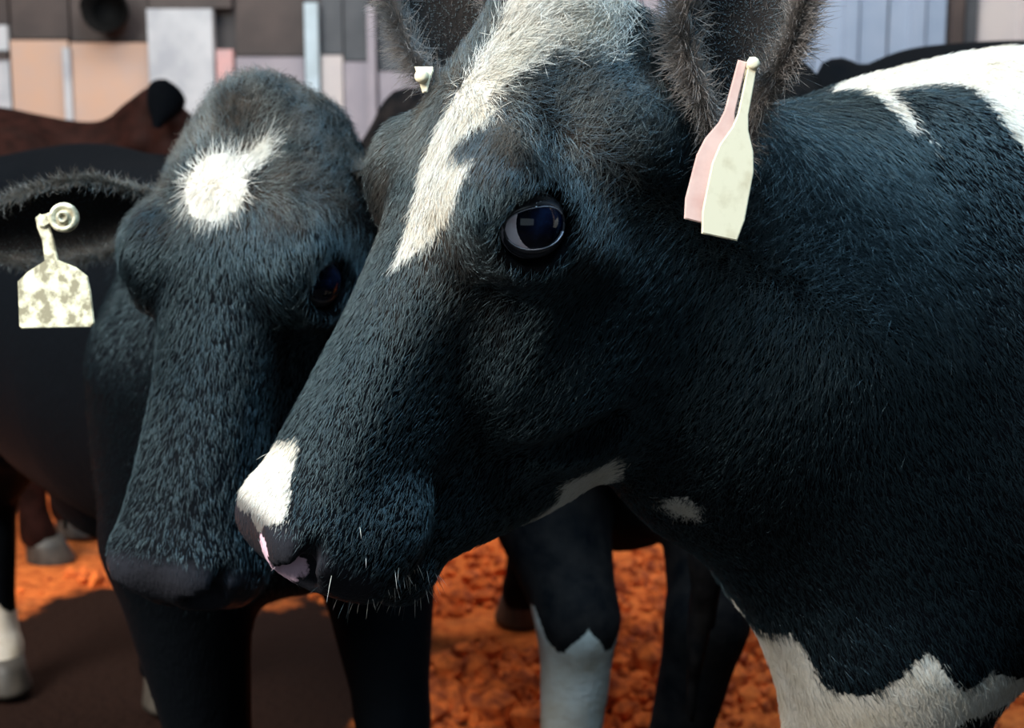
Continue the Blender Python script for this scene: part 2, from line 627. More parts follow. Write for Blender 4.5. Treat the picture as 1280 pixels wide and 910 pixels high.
def grow(V, Q, Nv, A, weight, n, length, flow, lift, jit, rng):
    """hair roots on a quad mesh; weight per face"""
    T = np.concatenate([Q[:, [0, 1, 2]], Q[:, [0, 2, 3]]])
    ar = np.linalg.norm(np.cross(V[T[:, 1]] - V[T[:, 0]], V[T[:, 2]] - V[T[:, 0]]), axis=1)
    wt = ar * np.concatenate([weight, weight])
    f = rng.choice(len(T), n, p=wt / wt.sum())
    r1, r2 = np.sqrt(rng.random(n)), rng.random(n)
    bc = np.stack([1 - r1, r1 * (1 - r2), r1 * r2], 1)
    tri = T[f]
    ip = lambda X: (X[tri] * bc.reshape(n, 3, *([1] * (X.ndim - 1)))).sum(1)
    root, nr = ip(V), ip(Nv)
    nr /= np.linalg.norm(nr, axis=1)[:, None]
    fl = flow(root) + rng.normal(0, jit, (n, 3))
    fl -= nr * (fl * nr).sum(1)[:, None]
    fl /= np.linalg.norm(fl, axis=1)[:, None] + 1e-9
    L = (ip(length) * rng.uniform(.6, 1.25, n))[:, None]
    li = lift * rng.uniform(.5, 1.6, n)[:, None]
    t = np.array([0, .4, .75, 1.0])
    pts = np.stack([root - nr * .0006 + fl * L * k + nr * (li * L * (k - .45 * k * k)) for k in t], 1)
    return pts, {k: ip(a) for k, a in A.items()}


# ---------------------------------------------------------------- the cows' head frames
def head_frame(px, py, depth, adir, fwd_a, roll):
    """poll pixel, its depth, image direction of the head axis (right, up), its component away from the camera, roll of the face"""
    al = np.array(adir, float)
    al /= np.linalg.norm(al)
    r, u, f = np.array(RT), np.array(UP), np.array(FW)
    a = (al[0] * r + al[1] * u) * math.sqrt(1 - fwd_a**2) + f * fwd_a
    dimg = al[1] * r - al[0] * u           # to the left of a downward axis
    dimg = dimg - a * (dimg @ a)
    dimg /= np.linalg.norm(dimg)
    nrm = np.cross(a, dimg)
    if nrm @ f > 0:
        nrm = -nrm                          # towards the camera
    d = math.cos(roll) * dimg + math.sin(roll) * nrm
    l = -math.sin(roll) * dimg + math.cos(roll) * nrm
    return np.array(at(px, py, depth)), a, d, l


HS1 = .965
O1, a1, d1, l1 = head_frame(655.5, -11, 1.07, (-.4922, -.8705), -.04, R(35))
main = Cow('cow', 'large black and white cow in front, head lowered with a white blaze', (.47, 1.38, 0), R(162), 1.0, (O1, a1, d1, l1), HS1,
           fore=((.0, 0), (-.06, 0)))

HS2 = 1.02
O2, a2, d2, l2 = head_frame(303, 124, 1.42, (-.175, -.985), -.20, R(70))
second = Cow('cow', 'black cow facing the camera with a round white star on its forehead', (-.35, 1.93, 0), R(-60), .905, (O2, a2, d2, l2), HS2, fore=((0, .065), (0, .03)), hind=((0, 0), (-.28, 0)), broad=True)

# seen only in part: body and legs
rear = Cow('cow', 'black cow seen from behind between the big heads, one hind leg white', (-.08, 3.17, 0), R(106), 1.04, None,
           hind=((.03, .0), (-.04, .185)), sway=.05)
O5, a5, d5, l5 = head_frame(205, 116, 3.80, (.62, -.78), .30, R(160))
flank = Cow('cow', 'black cow behind the neck of the front cow, only its back showing', (1.93, 2.70, 0), R(0), 1.05, None)
brown = Cow('cow', 'dark reddish brown cow at the back by the wall', (-1.40, 3.95, 0), R(0), .975, (O5, a5, d5, l5), 1.0)


def finish(cow, xs, ys, zs, mats, attrs):
    V, Q = mesh_sdf(cow.sdf, xs, ys, zs)
    base = np.array((cow.o[0], cow.o[1], 0))
    root = empty(cow.name, base, cow.label, 'cow')
    me = bpy.data.meshes.new('body')
    me.vertices.add(len(V))
    me.vertices.foreach_set('co', (V - base).astype(F32).ravel())
    me.loops.add(Q.size)
    me.loops.foreach_set('vertex_index', Q.astype(np.int32).ravel())
    me.polygons.add(len(Q))
    me.polygons.foreach_set('loop_start', np.arange(0, Q.size, 4, dtype=np.int32))
    me.polygons.foreach_set('use_smooth', np.ones(len(Q), bool))
    me.update(calc_edges=True)
    me.validate()
    A = attrs(V)
    for k, v in A.items():
        set_attr(me, k, v)
    o = link('body', me, mats, root)
    # hooves
    hm = hoof_mesh(cow.sc)
    for kind, J in cow.joint_lists:
        x, y, z = J[-1][0]
        h = link('hoof', hm, [], root)
        h.location = Vector(cow.w(x + .005, y, 0)) - Vector(base)
        h.rotation_euler = (0, 0, math.atan2(cow.f[1], cow.f[0]))
    return root, base, V, Q, A


HOOF = {}


def hoof_mesh(s):
    if s in HOOF:
        return HOOF[s]
    bm = bmesh.new()
    rings = []
    for z, r, dx in ((0, .060, .016), (.012, .061, .015), (.05, .052, .004), (.078, .047, -.004)):
        rings.append([bm.verts.new(((math.cos(t) * r * 1.12 + dx) * s, math.sin(t) * r * .92 * (.80 if abs(math.sin(t)) < .01 else 1) * s, z * s))
                      for t in [2 * math.pi * k / 18 for k in range(18)]])
    for a, b in zip(rings[:-1], rings[1:]):
        for k in range(18):
            bm.faces.new((a[k], a[(k + 1) % 18], b[(k + 1) % 18], b[k]))
    bm.faces.new(rings[0][::-1])
    bm.faces.new(rings[-1])
    HOOF[s] = bm_mesh('hoof', bm, True)
    HOOF[s].materials.append(M_HORN)
    return HOOF[s]


def zeros(V):
    return np.zeros(len(V))


# ---- markings, drawn in the head's own frame (s, l seen from the front; s, d seen from the side) and the body's own frame
def marks_main(V):
    q = (V - O1) / HS1
    s, d, l = q @ a1, q @ d1, q @ l1
    b = (V - main.o) / main.sc
    x, y, z = b @ main.f, b @ main.lft, b[:, 2]
    mark = np.full(len(V), -1.0)
    inhead = (((V - main.hw(.22, -.1, 0))**2).sum(1) < .40**2)
    nose = np.clip((s - .440) / .012, 0, 1) * np.clip((d + .118) / .012, 0, 1) * inhead
    pink = np.full(len(V), -1.0)
    for fn in MARKS_MAIN:
        m, k = fn(s, d, l, x, y, z, inhead)
        if k == 'pink':
            pink = np.maximum(pink, m)
        else:
            mark = np.maximum(mark, m)
    brown = inhead * np.clip((.30 - s) / .20, 0, 1) * np.clip((d + .12) / .08, 0, 1) * .9
    for sd in (1, -1):
        brown = brown * np.clip((np.linalg.norm(np.stack([s, d, l], 1) - EYE_LOC * np.array((1, 1, sd)), axis=1) - .03) / .03, 0, 1)
    return dict(mark=mark, brown=brown, nose=nose, pink=pink)


BLAZE = [(.237, .013), (.218, .013), (.196, .012), (.172, .010), (.144, .006), (.118, .007), (.087, .010), (.055, .008), (.02, .005), (-.02, -.005), (-.05, 0), (-.05, .05),
         (-.012, .080), (.004, .074), (.019, .066), (.037, .056), (.065, .049), (.096, .043), (.100, .055), (.110, .052), (.117, .044), (.136, .034), (.143, .038), (.140, .068), (.154, .068), (.182, .054), (.211, .038), (.226, .024)]
SNOUT = [(.385, .004), (.398, .014), (.413, .020), (.429, .035), (.440, .042), (.448, .034), (.452, .022), (.462, .012), (.462, .004), (.454, -.010), (.458, -.030), (.450, -.060), (.40, -.05), (.392, -.012)]
PINK = [(.460, .012), (.463, .027), (.468, .030), (.476, .029), (.486, .020), (.484, .010), (.474, .007)]
CHEEK = [(.362, -.240), (.330, -.250), (.316, -.236), (.290, -.252), (.274, -.256), (.276, -.276), (.292, -.300), (.33, -.296), (.35, -.262)]
SPOT = [(.276, -.336), (.284, -.330), (.292, -.336), (.293, -.352), (.286, -.362), (.278, -.352)]
STREAK = [(.160, 1.203), (.125, 1.214), (.110, 1.205), (.095, 1.196), (.060, 1.176), (.085, 1.208), (.108, 1.228), (.12, 1.30), (.165, 1.30)]
BACK = [(.116, 1.222), (.079, 1.230), (.052, 1.233), (.030, 1.226), (.013, 1.206), (-.010, 1.178), (-.05, 1.10), (-.16, 1.02), (-.5, .98), (-.6, 1.35), (.12, 1.35)]
ELBOW = [(.30, .70), (.187, .743), (.159, .756), (.148, .745), (.131, .715), (.108, .714), (.088, .717), (.063, .739), (.046, .760), (.035, .752), (.024, .731),
         (.008, .719), (-.009, .737), (-.03, .722), (-.08, .70), (-.05, .690), (.015, .690), (.028, .66), (.03, .45), (.30, .45)]
MARKS_MAIN = [
    lambda s, d, l, x, y, z, h: (np.where(h & (d > -.07), poly_dist(s, l, BLAZE), -1), 'white'),
    lambda s, d, l, x, y, z, h: (np.where(h & (d > -.09), poly_dist(s, l, SNOUT), -1), 'white'),
    lambda s, d, l, x, y, z, h: (np.where(h & (d > -.075), poly_dist(s, l, PINK), -1), 'pink'),
    lambda s, d, l, x, y, z, h: (np.where(h & (l > -.02), poly_dist(s, d, CHEEK), -1), 'white'),
    lambda s, d, l, x, y, z, h: (np.where(l > 0, poly_dist(s, d, SPOT), -1), 'white'),
    lambda s, d, l, x, y, z, h: (np.where(~h, poly_dist(x, z, STREAK), -1), 'white'),
    lambda s, d, l, x, y, z, h: (np.where(~h, poly_dist(x, z, BACK), -1), 'white'),
    lambda s, d, l, x, y, z, h: (poly_dist(x, z, ELBOW), 'white'),
]


def marks_second(V):
    q = (V - O2) / HS2
    s, d, l = q @ a2, q @ d2, q @ l2
    inhead = (((V - second.hw(.22, -.1, 0))**2).sum(1) < .42**2)
    front = inhead & (d > -.08)
    m = np.where(front, .035 - np.sqrt((s - .092)**2 * 1.05 + (l + .006)**2), -1)
    m = np.maximum(m, np.where(front, poly_dist(s, l, [(.090, .008), (.077, .020), (.072, .038), (.044, .044), (.038, .034), (.058, .020), (.065, -.004)]), -1))
    nose = np.clip((s - .440) / .012, 0, 1) * np.clip((d + .118) / .012, 0, 1) * inhead
    brown = inhead * np.clip((.16 - s) / .12, 0, 1) * np.clip((d + .12) / .08, 0, 1) * 1.0
    b = (V - second.o) / second.sc
    x, y, z = b @ second.f, b @ second.lft, b[:, 2]
    m = np.maximum(m, np.where((x < -.8) & (y < -.05), .20 - z + .02 * np.sin(y * 70 + x * 50), -1))
    for sd in (1, -1):
        brown = brown * np.clip((np.linalg.norm(np.stack([s, d, l], 1) - EYE_LOC * np.array((1, 1, sd)), axis=1) - .03) / .03, 0, 1)
    return dict(mark=m, brown=brown, nose=nose, pink=zeros(V) - 1)


def marks_legs(cow, lo, which):
    def fn(V):
        b = (V - cow.o) / cow.sc
        x, y, z = b @ cow.f, b @ cow.lft, b[:, 2]
        m = np.where((x < -.8) & (y * which > .10), (lo - z) + .02 * np.sin(x * 60) + .015 * np.sin(y * 90), -1)
        return dict(mark=m, brown=zeros(V) + .3, nose=zeros(V), pink=zeros(V) - 1)
    return fn


def marks_none(V):
    return dict(mark=zeros(V) - 1, brown=zeros(V) + .8, nose=zeros(V), pink=zeros(V) - 1)


# ---------------------------------------------------------------- eyes and ears
def to_head(cow, base, P):
    O, a, d, l = cow.head
    P = np.asarray(P)
    return O + cow.hs * (P[:, :1] * a + P[:, 1:2] * d + P[:, 2:3] * l) - base


def grid_mesh(name, G, closed_u=False):
    """G: (nu, nv, 3) grid"""
    nu, nv, _ = G.shape
    F = []
    for i in range(nu - 1 + closed_u):
        for j in range(nv - 1):
            a, b = i * nv + j, ((i + 1) % nu) * nv + j
            F.append((a, b, b + 1, a + 1))
    return mesh_np(name, G.reshape(-1, 3), F)


def add_eye(cow, root, base, side, gaze=(0.22, .10), detail=True, iris=.86):
    c = EYE_LOC * np.array((1, 1, side))
    n = np.array((.10, .22, 1.0 * side))
    n /= np.linalg.norm(n)
    u = np.array((-.62, -.80, 0.))          # slit direction: towards the back corner
    u -= n * (u @ n)
    u /= np.linalg.norm(u)
    v = np.cross(n, u)
    if v[1] < 0:
        v = -v                              # towards the brow
    cg = c
    def on(r, az, el):                      # az along the slit, el towards the brow
        return cg + r * (np.cos(el) * np.sin(az))[..., None] * u + r * np.sin(el)[..., None] * v + r * (np.cos(el) * np.cos(az))[..., None] * n
    A, E = np.meshgrid(np.linspace(0, 2 * math.pi, 33), np.linspace(.001, math.pi, 20), indexing='ij')
    def ball(r, rmax, axis_az, axis_el, bulge=0.0):
        th = np.linspace(.0005, rmax, 14)
        ph = np.linspace(0, 2 * math.pi, 41)
        PH, TH = np.meshgrid(ph, th, indexing='ij')
        ax = on(1.0, np.array(axis_az), np.array(axis_el)) - cg
        e1 = np.cross(ax, v)
        e1 /= np.linalg.norm(e1)
        e2 = np.cross(ax, e1)
        rr = r + bulge * np.cos(TH / rmax * math.pi / 2)
        return cg + (rr * np.cos(TH))[..., None] * ax + (rr * np.sin(TH) * np.cos(PH))[..., None] * e1 + (rr * np.sin(TH) * np.sin(PH))[..., None] * e2
    eye = link('eye', grid_mesh('eye', to_head(cow, base, ball(EYE_R, 2.4, 0, 0).reshape(-1, 3)).reshape(41, 14, 3)), M_EYE_WHITE, root)
    ir = ball(EYE_R * 1.004, iris, gaze[0], gaze[1], .0012)
    link('iris', grid_mesh('iris', to_head(cow, base, ir.reshape(-1, 3)).reshape(41, 14, 3)), M_IRIS, eye)
    # lids: bands that leave the slit and bury themselves in the head
    am = 1.02
    az = np.linspace(-am, am, 40)
    for nm, sg, e0, lean in (('upper_eyelid', 1, .62, .10), ('lower_eyelid', -1, .66, .12)):
        x = az / am
        el = sg * e0 * np.sqrt(np.clip(1 - np.abs(x - lean * sg * .5 * (1 - x * x))**2.2, 0, 1))
        prof = [(-.04, .97), (-.03, 1.03), (.01, 1.06), (.07, 1.075), (.15, 1.06), (.20, 1.045), (.26, 1.07), (.36, 1.08), (.50, 1.03), (.70, .92), (1.0, .70)]
        G = []
        for k, (de, rr) in enumerate(prof):
            grow_ = 1 + .22 * max(de, 0)
            G.append(on(EYE_R * (rr - .02), az * grow_, np.clip(el + sg * de, -1.5, 1.5)))
        G = np.array(G)
        link(nm, grid_mesh(nm, to_head(cow, base, G.reshape(-1, 3)).reshape(G.shape)), M_LID, root)
        if detail:
            W = []
            for t in np.linspace(0, 2 * math.pi, 8):
                W.append(on(EYE_R * (1.035 + .022 * math.cos(t)), az[2:-2], el[2:-2] * 1.0 + .016 * math.sin(t) - sg * .045))
            W = np.array(W)
            link('wet_rim', grid_mesh('wet_rim', to_head(cow, base, W.reshape(-1, 3)).reshape(W.shape)), M_WET, root)


def ear_geo(base_pt, axis, opening, L, W, cup=1.25, droop=0.0, nu=26, nv=23, th=.004):
    """leaf shaped, cupped ear; returns outer grid and inner grid (nu, nv, 3), and directions"""
    axis = np.array(axis, float)
    axis /= np.linalg.norm(axis)
    opening = np.array(opening, float)
    opening -= axis * (opening @ axis)
    opening /= np.linalg.norm(opening)
    side = np.cross(axis, opening)
    us = np.linspace(0, 1, nu)
    vs = np.linspace(-1, 1, nv)
    wid = lut([0, .08, .2, .4, .6, .8, .93, 1.0], [.42, .50, .74, 1.0, .98, .72, .38, .04])(us) * W
    cp = lut([0, .15, .4, .7, 1.0], [2.5, 2.0, cup, cup * .8, cup * .5])(us)
    out = []
    for off in (0.0, th):
        g = np.zeros((nu, nv, 3))
        for i, u in enumerate(us):
            c = cp[i]
            r = wid[i] / max(c, .3) + (0 if off == 0 else -off * (1 if u < .97 else .2))
            tt = vs * c
            ctr = np.array(base_pt) + axis * (L * u) + opening * (wid[i] / max(c, .3)) - np.array((0, 0, 1)) * droop * u * u
            g[i] = ctr + np.outer(np.sin(tt) * r, side) - np.outer(np.cos(tt) * r, opening)
        out.append(g)
    return out[0], out[1], axis, opening, side


def add_ear(cow, root, base, g, strand_n, length=.018, mat=M_EAR, hair=None, brown=1.0):
    outer, inner, axis, opening, side = g
    nu, nv, _ = outer.shape
    V = np.concatenate([outer.reshape(-1, 3), inner.reshape(-1, 3)])
    F = []
    n = nu * nv
    for i in range(nu - 1):
        for j in range(nv - 1):
            a, b = i * nv + j, (i + 1) * nv + j
            F.append((a, a + 1, b + 1, b))
            F.append((n + a, n + b, n + b + 1, n + a + 1))
        for j in (0, nv - 1):
            a, b = i * nv + j, (i + 1) * nv + j
            F.append((a, b, n + b, n + a) if j == 0 else (b, a, n + a, n + b))
    i = nu - 1
    for j in range(nv - 1):
        a = i * nv + j
        F.append((a, a + 1, n + a + 1, n + a))
    me = mesh_np('ear', V - base, F)
    br = np.concatenate([np.full(n, .9), np.full(n, .12)])
    edge_ = np.tile(np.abs(np.linspace(-1, 1, nv)), nu)
    br[n:] = np.clip((edge_ - .60) * 4.5, .10, 1.6)
    br[:n] = 1.5
    br *= brown
    for k, vv in (('mark', np.full(2 * n, -1.)), ('brown', br), ('nose', np.zeros(2 * n)), ('pink', np.full(2 * n, -1.))):
        set_attr(me, k, vv)
    ear = link('ear', me, mat, root)
    if strand_n:
        Q = np.array([f for f in F])
        Nv = vnormals(V, Q)
        wt = np.ones(len(Q))
        vv = np.tile(np.abs(np.linspace(-1, 1, nv)), nu * 2)
        wt = (.6 + 2.4 * (vv[Q[:, 0]] > .7))
        ln = length * (.55 + .75 * (vv > .75))
        ctr = outer.reshape(-1, 3).mean(0)
        fl = lambda p: axis * .55 + (p - ctr) / (np.linalg.norm(p - ctr, axis=1)[:, None] + 1e-6) * .5
        pts, A = grow(V, Q, Nv, dict(mark=np.full(2 * n, -1.), brown=br, nose=np.zeros(2 * n), pink=np.full(2 * n, -1.)), wt, strand_n, ln, fl, .60, .60, rng)
        strands('ear_hair', ear, base, pts, np.array([.00022, .0002, .00014, .00004]), A, hair or M_EAR_HAIR)
    return ear
#==BUILD==
# ================================================================ the setting
M_SOIL, nt, b = nodes_of('red_soil')
tc = N(nt, 'ShaderNodeTexCoord').outputs['Object']
n1 = noise(nt, 2.2, 5, .6, tc)
n2 = noise(nt, 38, 4, .65, tc)
c = mix_c(nt, ramp(nt, n2, .35, .65), (.40, .078, .018), (.72, .185, .042))
c = mix_c(nt, ramp(nt, n1, .52, .72), c, (.10, .045, .025))
# floor shade at lower left painted as a dark patch with a ragged edge
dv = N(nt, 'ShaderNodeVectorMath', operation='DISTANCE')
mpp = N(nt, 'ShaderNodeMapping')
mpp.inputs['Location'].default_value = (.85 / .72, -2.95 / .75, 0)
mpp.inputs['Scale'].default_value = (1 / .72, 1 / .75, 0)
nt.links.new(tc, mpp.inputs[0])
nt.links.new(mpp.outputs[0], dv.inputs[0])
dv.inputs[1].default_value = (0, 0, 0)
shade_mask = ramp(nt, math_n(nt, 'ADD', dv.outputs['Value'], math_n(nt, 'MULTIPLY', math_n(nt, 'SUBTRACT', noise(nt, 7, 4, .6, tc), .5), .9)), 1.0, .82)
c = mix_c(nt, shade_mask, c, (.014, .006, .004))
# unseen floor nearest the camera, darkened to cut the orange bounce
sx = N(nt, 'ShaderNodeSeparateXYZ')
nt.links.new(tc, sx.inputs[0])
bounce_cut = ramp(nt, math_n(nt, 'ADD', sx.outputs['Y'], math_n(nt, 'MULTIPLY', noise(nt, 5, 3, .6, tc), .25)), 2.55, 2.40)
c = mix_c(nt, bounce_cut, c, (.022, .019, .018))
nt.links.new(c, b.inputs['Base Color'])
b.inputs['Roughness'].default_value = .95
b.inputs['Specular IOR Level'].default_value = .08
bp = N(nt, 'ShaderNodeBump')
bp.inputs['Distance'].default_value = .02
bp.inputs['Strength'].default_value = .8
nt.links.new(n2, bp.inputs['Height'])
nt.links.new(bp.outputs[0], b.inputs['Normal'])
M_CLOD = plain('soil_clod', (.74, .165, .030), .85, .25, 26, (.26, .045, .012), .42, .62, .004)


def ground_z(x, y):
    z = .018 * math.sin(x * 3.1 + 1.3 * math.sin(y * 1.7)) + .015 * math.sin(y * 4.3 + x * 1.9)
    z += .035 * math.exp(-(((x + .22) / .42)**2 + ((y - 3.0) / .35)**2))
    return z


nx, ny = 150, 130
xs_, ys_ = np.linspace(-5.5, 5.5, nx), np.linspace(-1.5, 6.6, ny)
G = np.array([[(x, y, ground_z(x, y) - .02) for y in ys_] for x in xs_])
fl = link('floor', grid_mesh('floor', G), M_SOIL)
tag(fl, 'red brown soil floor of the cattle shed', None, None, 'structure')

# crumbly clods: far too many to count
base_ico = bmesh.new()
bmesh.ops.create_icosphere(base_ico, subdivisions=1, radius=1)
IV = np.array([v.co[:] for v in base_ico.verts])
IF = np.array([[v.index for v in f.verts] for f in base_ico.faces])
base_ico.free()
n_clod = 5200
cx = np.concatenate([rng.normal(-.10, .38, 3200), rng.uniform(-1.6, 1.3, 2000)])
cy = np.concatenate([rng.normal(3.05, .36, 3200), rng.uniform(2.5, 5.6, 2000)])
cr = rng.lognormal(-4.35, .55, n_clod).clip(.004, .05)
keep = ((cx + .85) / .66)**2 + ((cy - 2.95) / .68)**2 > 1.0
for cw in (main, second, rear, brown, flank):
    for kind_, J in cw.joint_lists:
        pt = cw.w(J[-1][0][0], J[-1][0][1], 0)
        keep &= (cx - pt[0])**2 + (cy - pt[1])**2 > (.15 + 1.5 * cr)**2
cx, cy, cr = cx[keep], cy[keep], cr[keep]
n_clod = len(cx)
CV, CF = [], []
for k in range(n_clod):
    v = IV * cr[k] * rng.uniform(.65, 1.25, (len(IV), 1)) * rng.uniform(.7, 1.3, 3)
    v += (cx[k], cy[k], ground_z(cx[k], cy[k]) - .02 + cr[k] * .35)
    CV.append(v)
    CF.append(IF + k * len(IV))
cl = link('soil_clods', mesh_np('soil_clods', np.concatenate(CV), np.concatenate(CF), False), M_CLOD)
tag(cl, 'orange red crumbled clods strewn over the shed floor', 'soil', None, 'stuff')

# ---- back wall: sheet panels in two tiers between posts
WY = 6.2
wall = link('wall_back', box_mesh('wall_back', 11, .06, 3.4), plain('wall_backing', (.05, .045, .045), .8))
wall.location = (0, WY + .10, 1.65)
tag(wall, 'back wall of the shed clad in dusty sheets', None, None, 'structure')
M_W = {
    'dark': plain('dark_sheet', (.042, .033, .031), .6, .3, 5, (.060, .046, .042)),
    'slate': plain('slate_sheet', (.030, .035, .042), .55, .4, 6, (.05, .055, .062)),
    'beige': plain('beige_sheet', (.47, .31, .225), .7, .3, 4, (.42, .31, .26)),
    'white': plain('pale_post', (.42, .44, .46), .6, .4, 6, (.30, .32, .35)),
    'pink': plain('pink_post', (.52, .30, .29), .7, .3, 8, (.40, .28, .28)),
    'lavender': plain('grey_sheet', (.22, .205, .235), .6, .4, 5, (.27, .25, .275)),
    'blue': plain('pale_blue_sheet', (.22, .28, .37), .5, .4, 4, (.18, .24, .33)),
    'cyan': plain('pale_cyan_post', (.38, .48, .54), .5, .4, 6, (.30, .38, .42)),
    'warm': plain('warm_grey_sheet', (.42, .39, .38), .6, .4, 4, (.36, .34, .35)),
}


def sheet(x0, x1, z0, z1, mat, off=0.0, ribs=0, th=.03):
    """upright wall sheet with pressed ribs, from x0 to x1"""
    n = max(1, ribs)
    prof = []
    wdt = x1 - x0
    if ribs:
        for k in range(ribs):
            c_ = (k + .5) / ribs * wdt
            r_ = min(.025, wdt / ribs * .25)
            prof += [(c_ - r_ * 1.6, 0), (c_ - r_, -.022), (c_ + r_, -.022), (c_ + r_ * 1.6, 0)]
    prof = [(0, 0)] + prof + [(wdt, 0)]
    bm = bmesh.new()
    rows = []
    for z in (z0, z1):
        rows.append([bm.verts.new((p[0], p[1], z)) for p in prof] + [bm.verts.new((wdt, th, z)), bm.verts.new((0, th, z))])
    m_ = len(rows[0])
    for k in range(m_):
        bm.faces.new((rows[0][k], rows[0][(k + 1) % m_], rows[1][(k + 1) % m_], rows[1][k]))
    bm.faces.new(rows[0][::-1])
    bm.faces.new(rows[1])
    o = link('panel', bm_mesh('panel', bm), M_W[mat], wall)
    o.location = Vector((x0, WY + off, 0)) - wall.location
    return o


def wx(px):
    return (px - 640) / FOCAL * (WY * math.cos(PITCH) + .0) * 1.008


def wz(py):
    return at(640, py, 1)[2] * 0 + 1.2 + (at(640, py, 1)[2] - 1.2) / (at(640, py, 1)[1]) * WY


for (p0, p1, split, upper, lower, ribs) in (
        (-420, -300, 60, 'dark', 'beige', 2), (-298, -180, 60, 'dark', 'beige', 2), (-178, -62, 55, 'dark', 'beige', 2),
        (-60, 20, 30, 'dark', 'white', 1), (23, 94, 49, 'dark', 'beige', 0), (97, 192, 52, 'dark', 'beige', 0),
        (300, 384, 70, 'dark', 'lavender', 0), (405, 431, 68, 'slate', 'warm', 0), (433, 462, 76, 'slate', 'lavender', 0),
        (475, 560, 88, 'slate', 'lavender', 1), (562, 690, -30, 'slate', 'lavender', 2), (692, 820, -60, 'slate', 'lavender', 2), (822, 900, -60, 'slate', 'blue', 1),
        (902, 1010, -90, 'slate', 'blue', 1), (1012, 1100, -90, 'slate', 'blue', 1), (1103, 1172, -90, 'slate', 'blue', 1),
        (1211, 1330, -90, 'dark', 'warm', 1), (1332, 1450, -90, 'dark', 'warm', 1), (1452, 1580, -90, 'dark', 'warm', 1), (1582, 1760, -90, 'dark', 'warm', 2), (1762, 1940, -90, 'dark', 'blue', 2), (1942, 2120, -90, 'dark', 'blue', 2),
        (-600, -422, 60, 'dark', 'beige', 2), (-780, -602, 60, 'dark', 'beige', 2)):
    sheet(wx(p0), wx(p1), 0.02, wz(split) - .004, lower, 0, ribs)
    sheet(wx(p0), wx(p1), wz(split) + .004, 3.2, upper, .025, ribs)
sheet(wx(-60), wx(20), wz(74), wz(63), 'dark', -.012)
for (p0, p1, top, mat, off) in ((196, 275, 12, 'white', -.05), (277, 297, 62, 'pink', -.02), (387, 403, 4, 'cyan', -.04), (463, 473, 8, 'lavender', -.04),
                                (1175, 1190, -300, 'dark', -.05), (1193, 1208, -300, 'slate', -.03), (89, 98, 60, 'white', -.03)):
    o = sheet(wx(p0), wx(p1), .0, wz(top), mat, off, 0, .06)
    o.name = 'post'
sheet(wx(196), wx(297), wz(10), 3.2, 'dark', -.01)

# dark round bucket on the wall
bx = at(138, 14, 6.0)
bk = empty('bucket', (bx[0], WY - .14, bx[2] - .12), 'black round bucket hung high on the shed wall above the beige sheets', 'bucket')
M_RUB = plain('black_rubber', (.003, .003, .003), .7, .08)
bm = bmesh.new()
rings = []
for y_, r_ in ((.12, .075), (.0, .095), (-.0, .088), (.11, .068)):
    rings.append([bm.verts.new((math.cos(t) * r_, y_, .12 + math.sin(t) * r_)) for t in [2 * math.pi * k / 28 for k in range(28)]])
for a_, b_ in zip(rings[:-1], rings[1:]):
    for k in range(28):
        bm.faces.new((a_[k], a_[(k + 1) % 28], b_[(k + 1) % 28], b_[k]))
bm.faces.new(rings[0])
bm.faces.new(rings[-1])
link('pail', bm_mesh('pail', bm, True), M_RUB, bk)
bm = bmesh.new()
prev = None
for k in range(15):
    t = math.pi * k / 14
    ring = [bm.verts.new(((.095 + .005 * math.cos(q)) * math.cos(t), -.0 + .005 * math.sin(q), .12 + (.12 + .005 * math.cos(q)) * math.sin(t))) for q in (0, 1.57, 3.14, 4.71)]
    if prev:
        for q in range(4):
            bm.faces.new((prev[q], prev[(q + 1) % 4], ring[(q + 1) % 4], ring[q]))
    prev = ring
link('handle', bm_mesh('handle', bm, True), M_RUB, bk)

# ================================================================ the cows
xs = graded(-.42, 2.05, -.27, .22, .0044, .022)
ys = graded(.80, 1.85, .90, 1.24, .0044, .02)
zs = graded(-.0, 1.36, .68, 1.30, .0044, .018)
root1, base1, V1, Q1, A1 = finish(main, xs, ys, zs, M_COAT, marks_main)
xs = graded(-1.2, .1, -.66, -.22, .0058, .022)
ys = graded(1.0, 3.5, 1.15, 1.52, .0058, .025)
zs = graded(-.0, 1.3, .72, 1.27, .0058, .02)
root2, base2, V2, Q2, A2 = finish(second, xs, ys, zs, M_COAT, marks_second)
ax_ = lambda a, b: np.arange(a, b, .021)
finish(rear, ax_(-.7, .75), ax_(1.5, 3.65), ax_(-.02, 1.45), M_COAT_DIRTY, marks_legs(rear, .47, 1))
finish(flank, ax_(.3, 2.6), ax_(2.2, 3.2), ax_(-.02, 1.5), M_COAT, lambda V: dict(mark=zeros(V) - 1, brown=zeros(V), nose=zeros(V), pink=zeros(V) - 1))
root_b = finish(brown, ax_(-2.85, -.3), ax_(3.4, 4.5), ax_(-.02, 1.35), M_BROWN, marks_none)[0]
for sd in (1, -1):
    add_eye(main, root1, base1, sd)
    add_eye(second, root2, base2, sd, detail=False, iris=1.25)

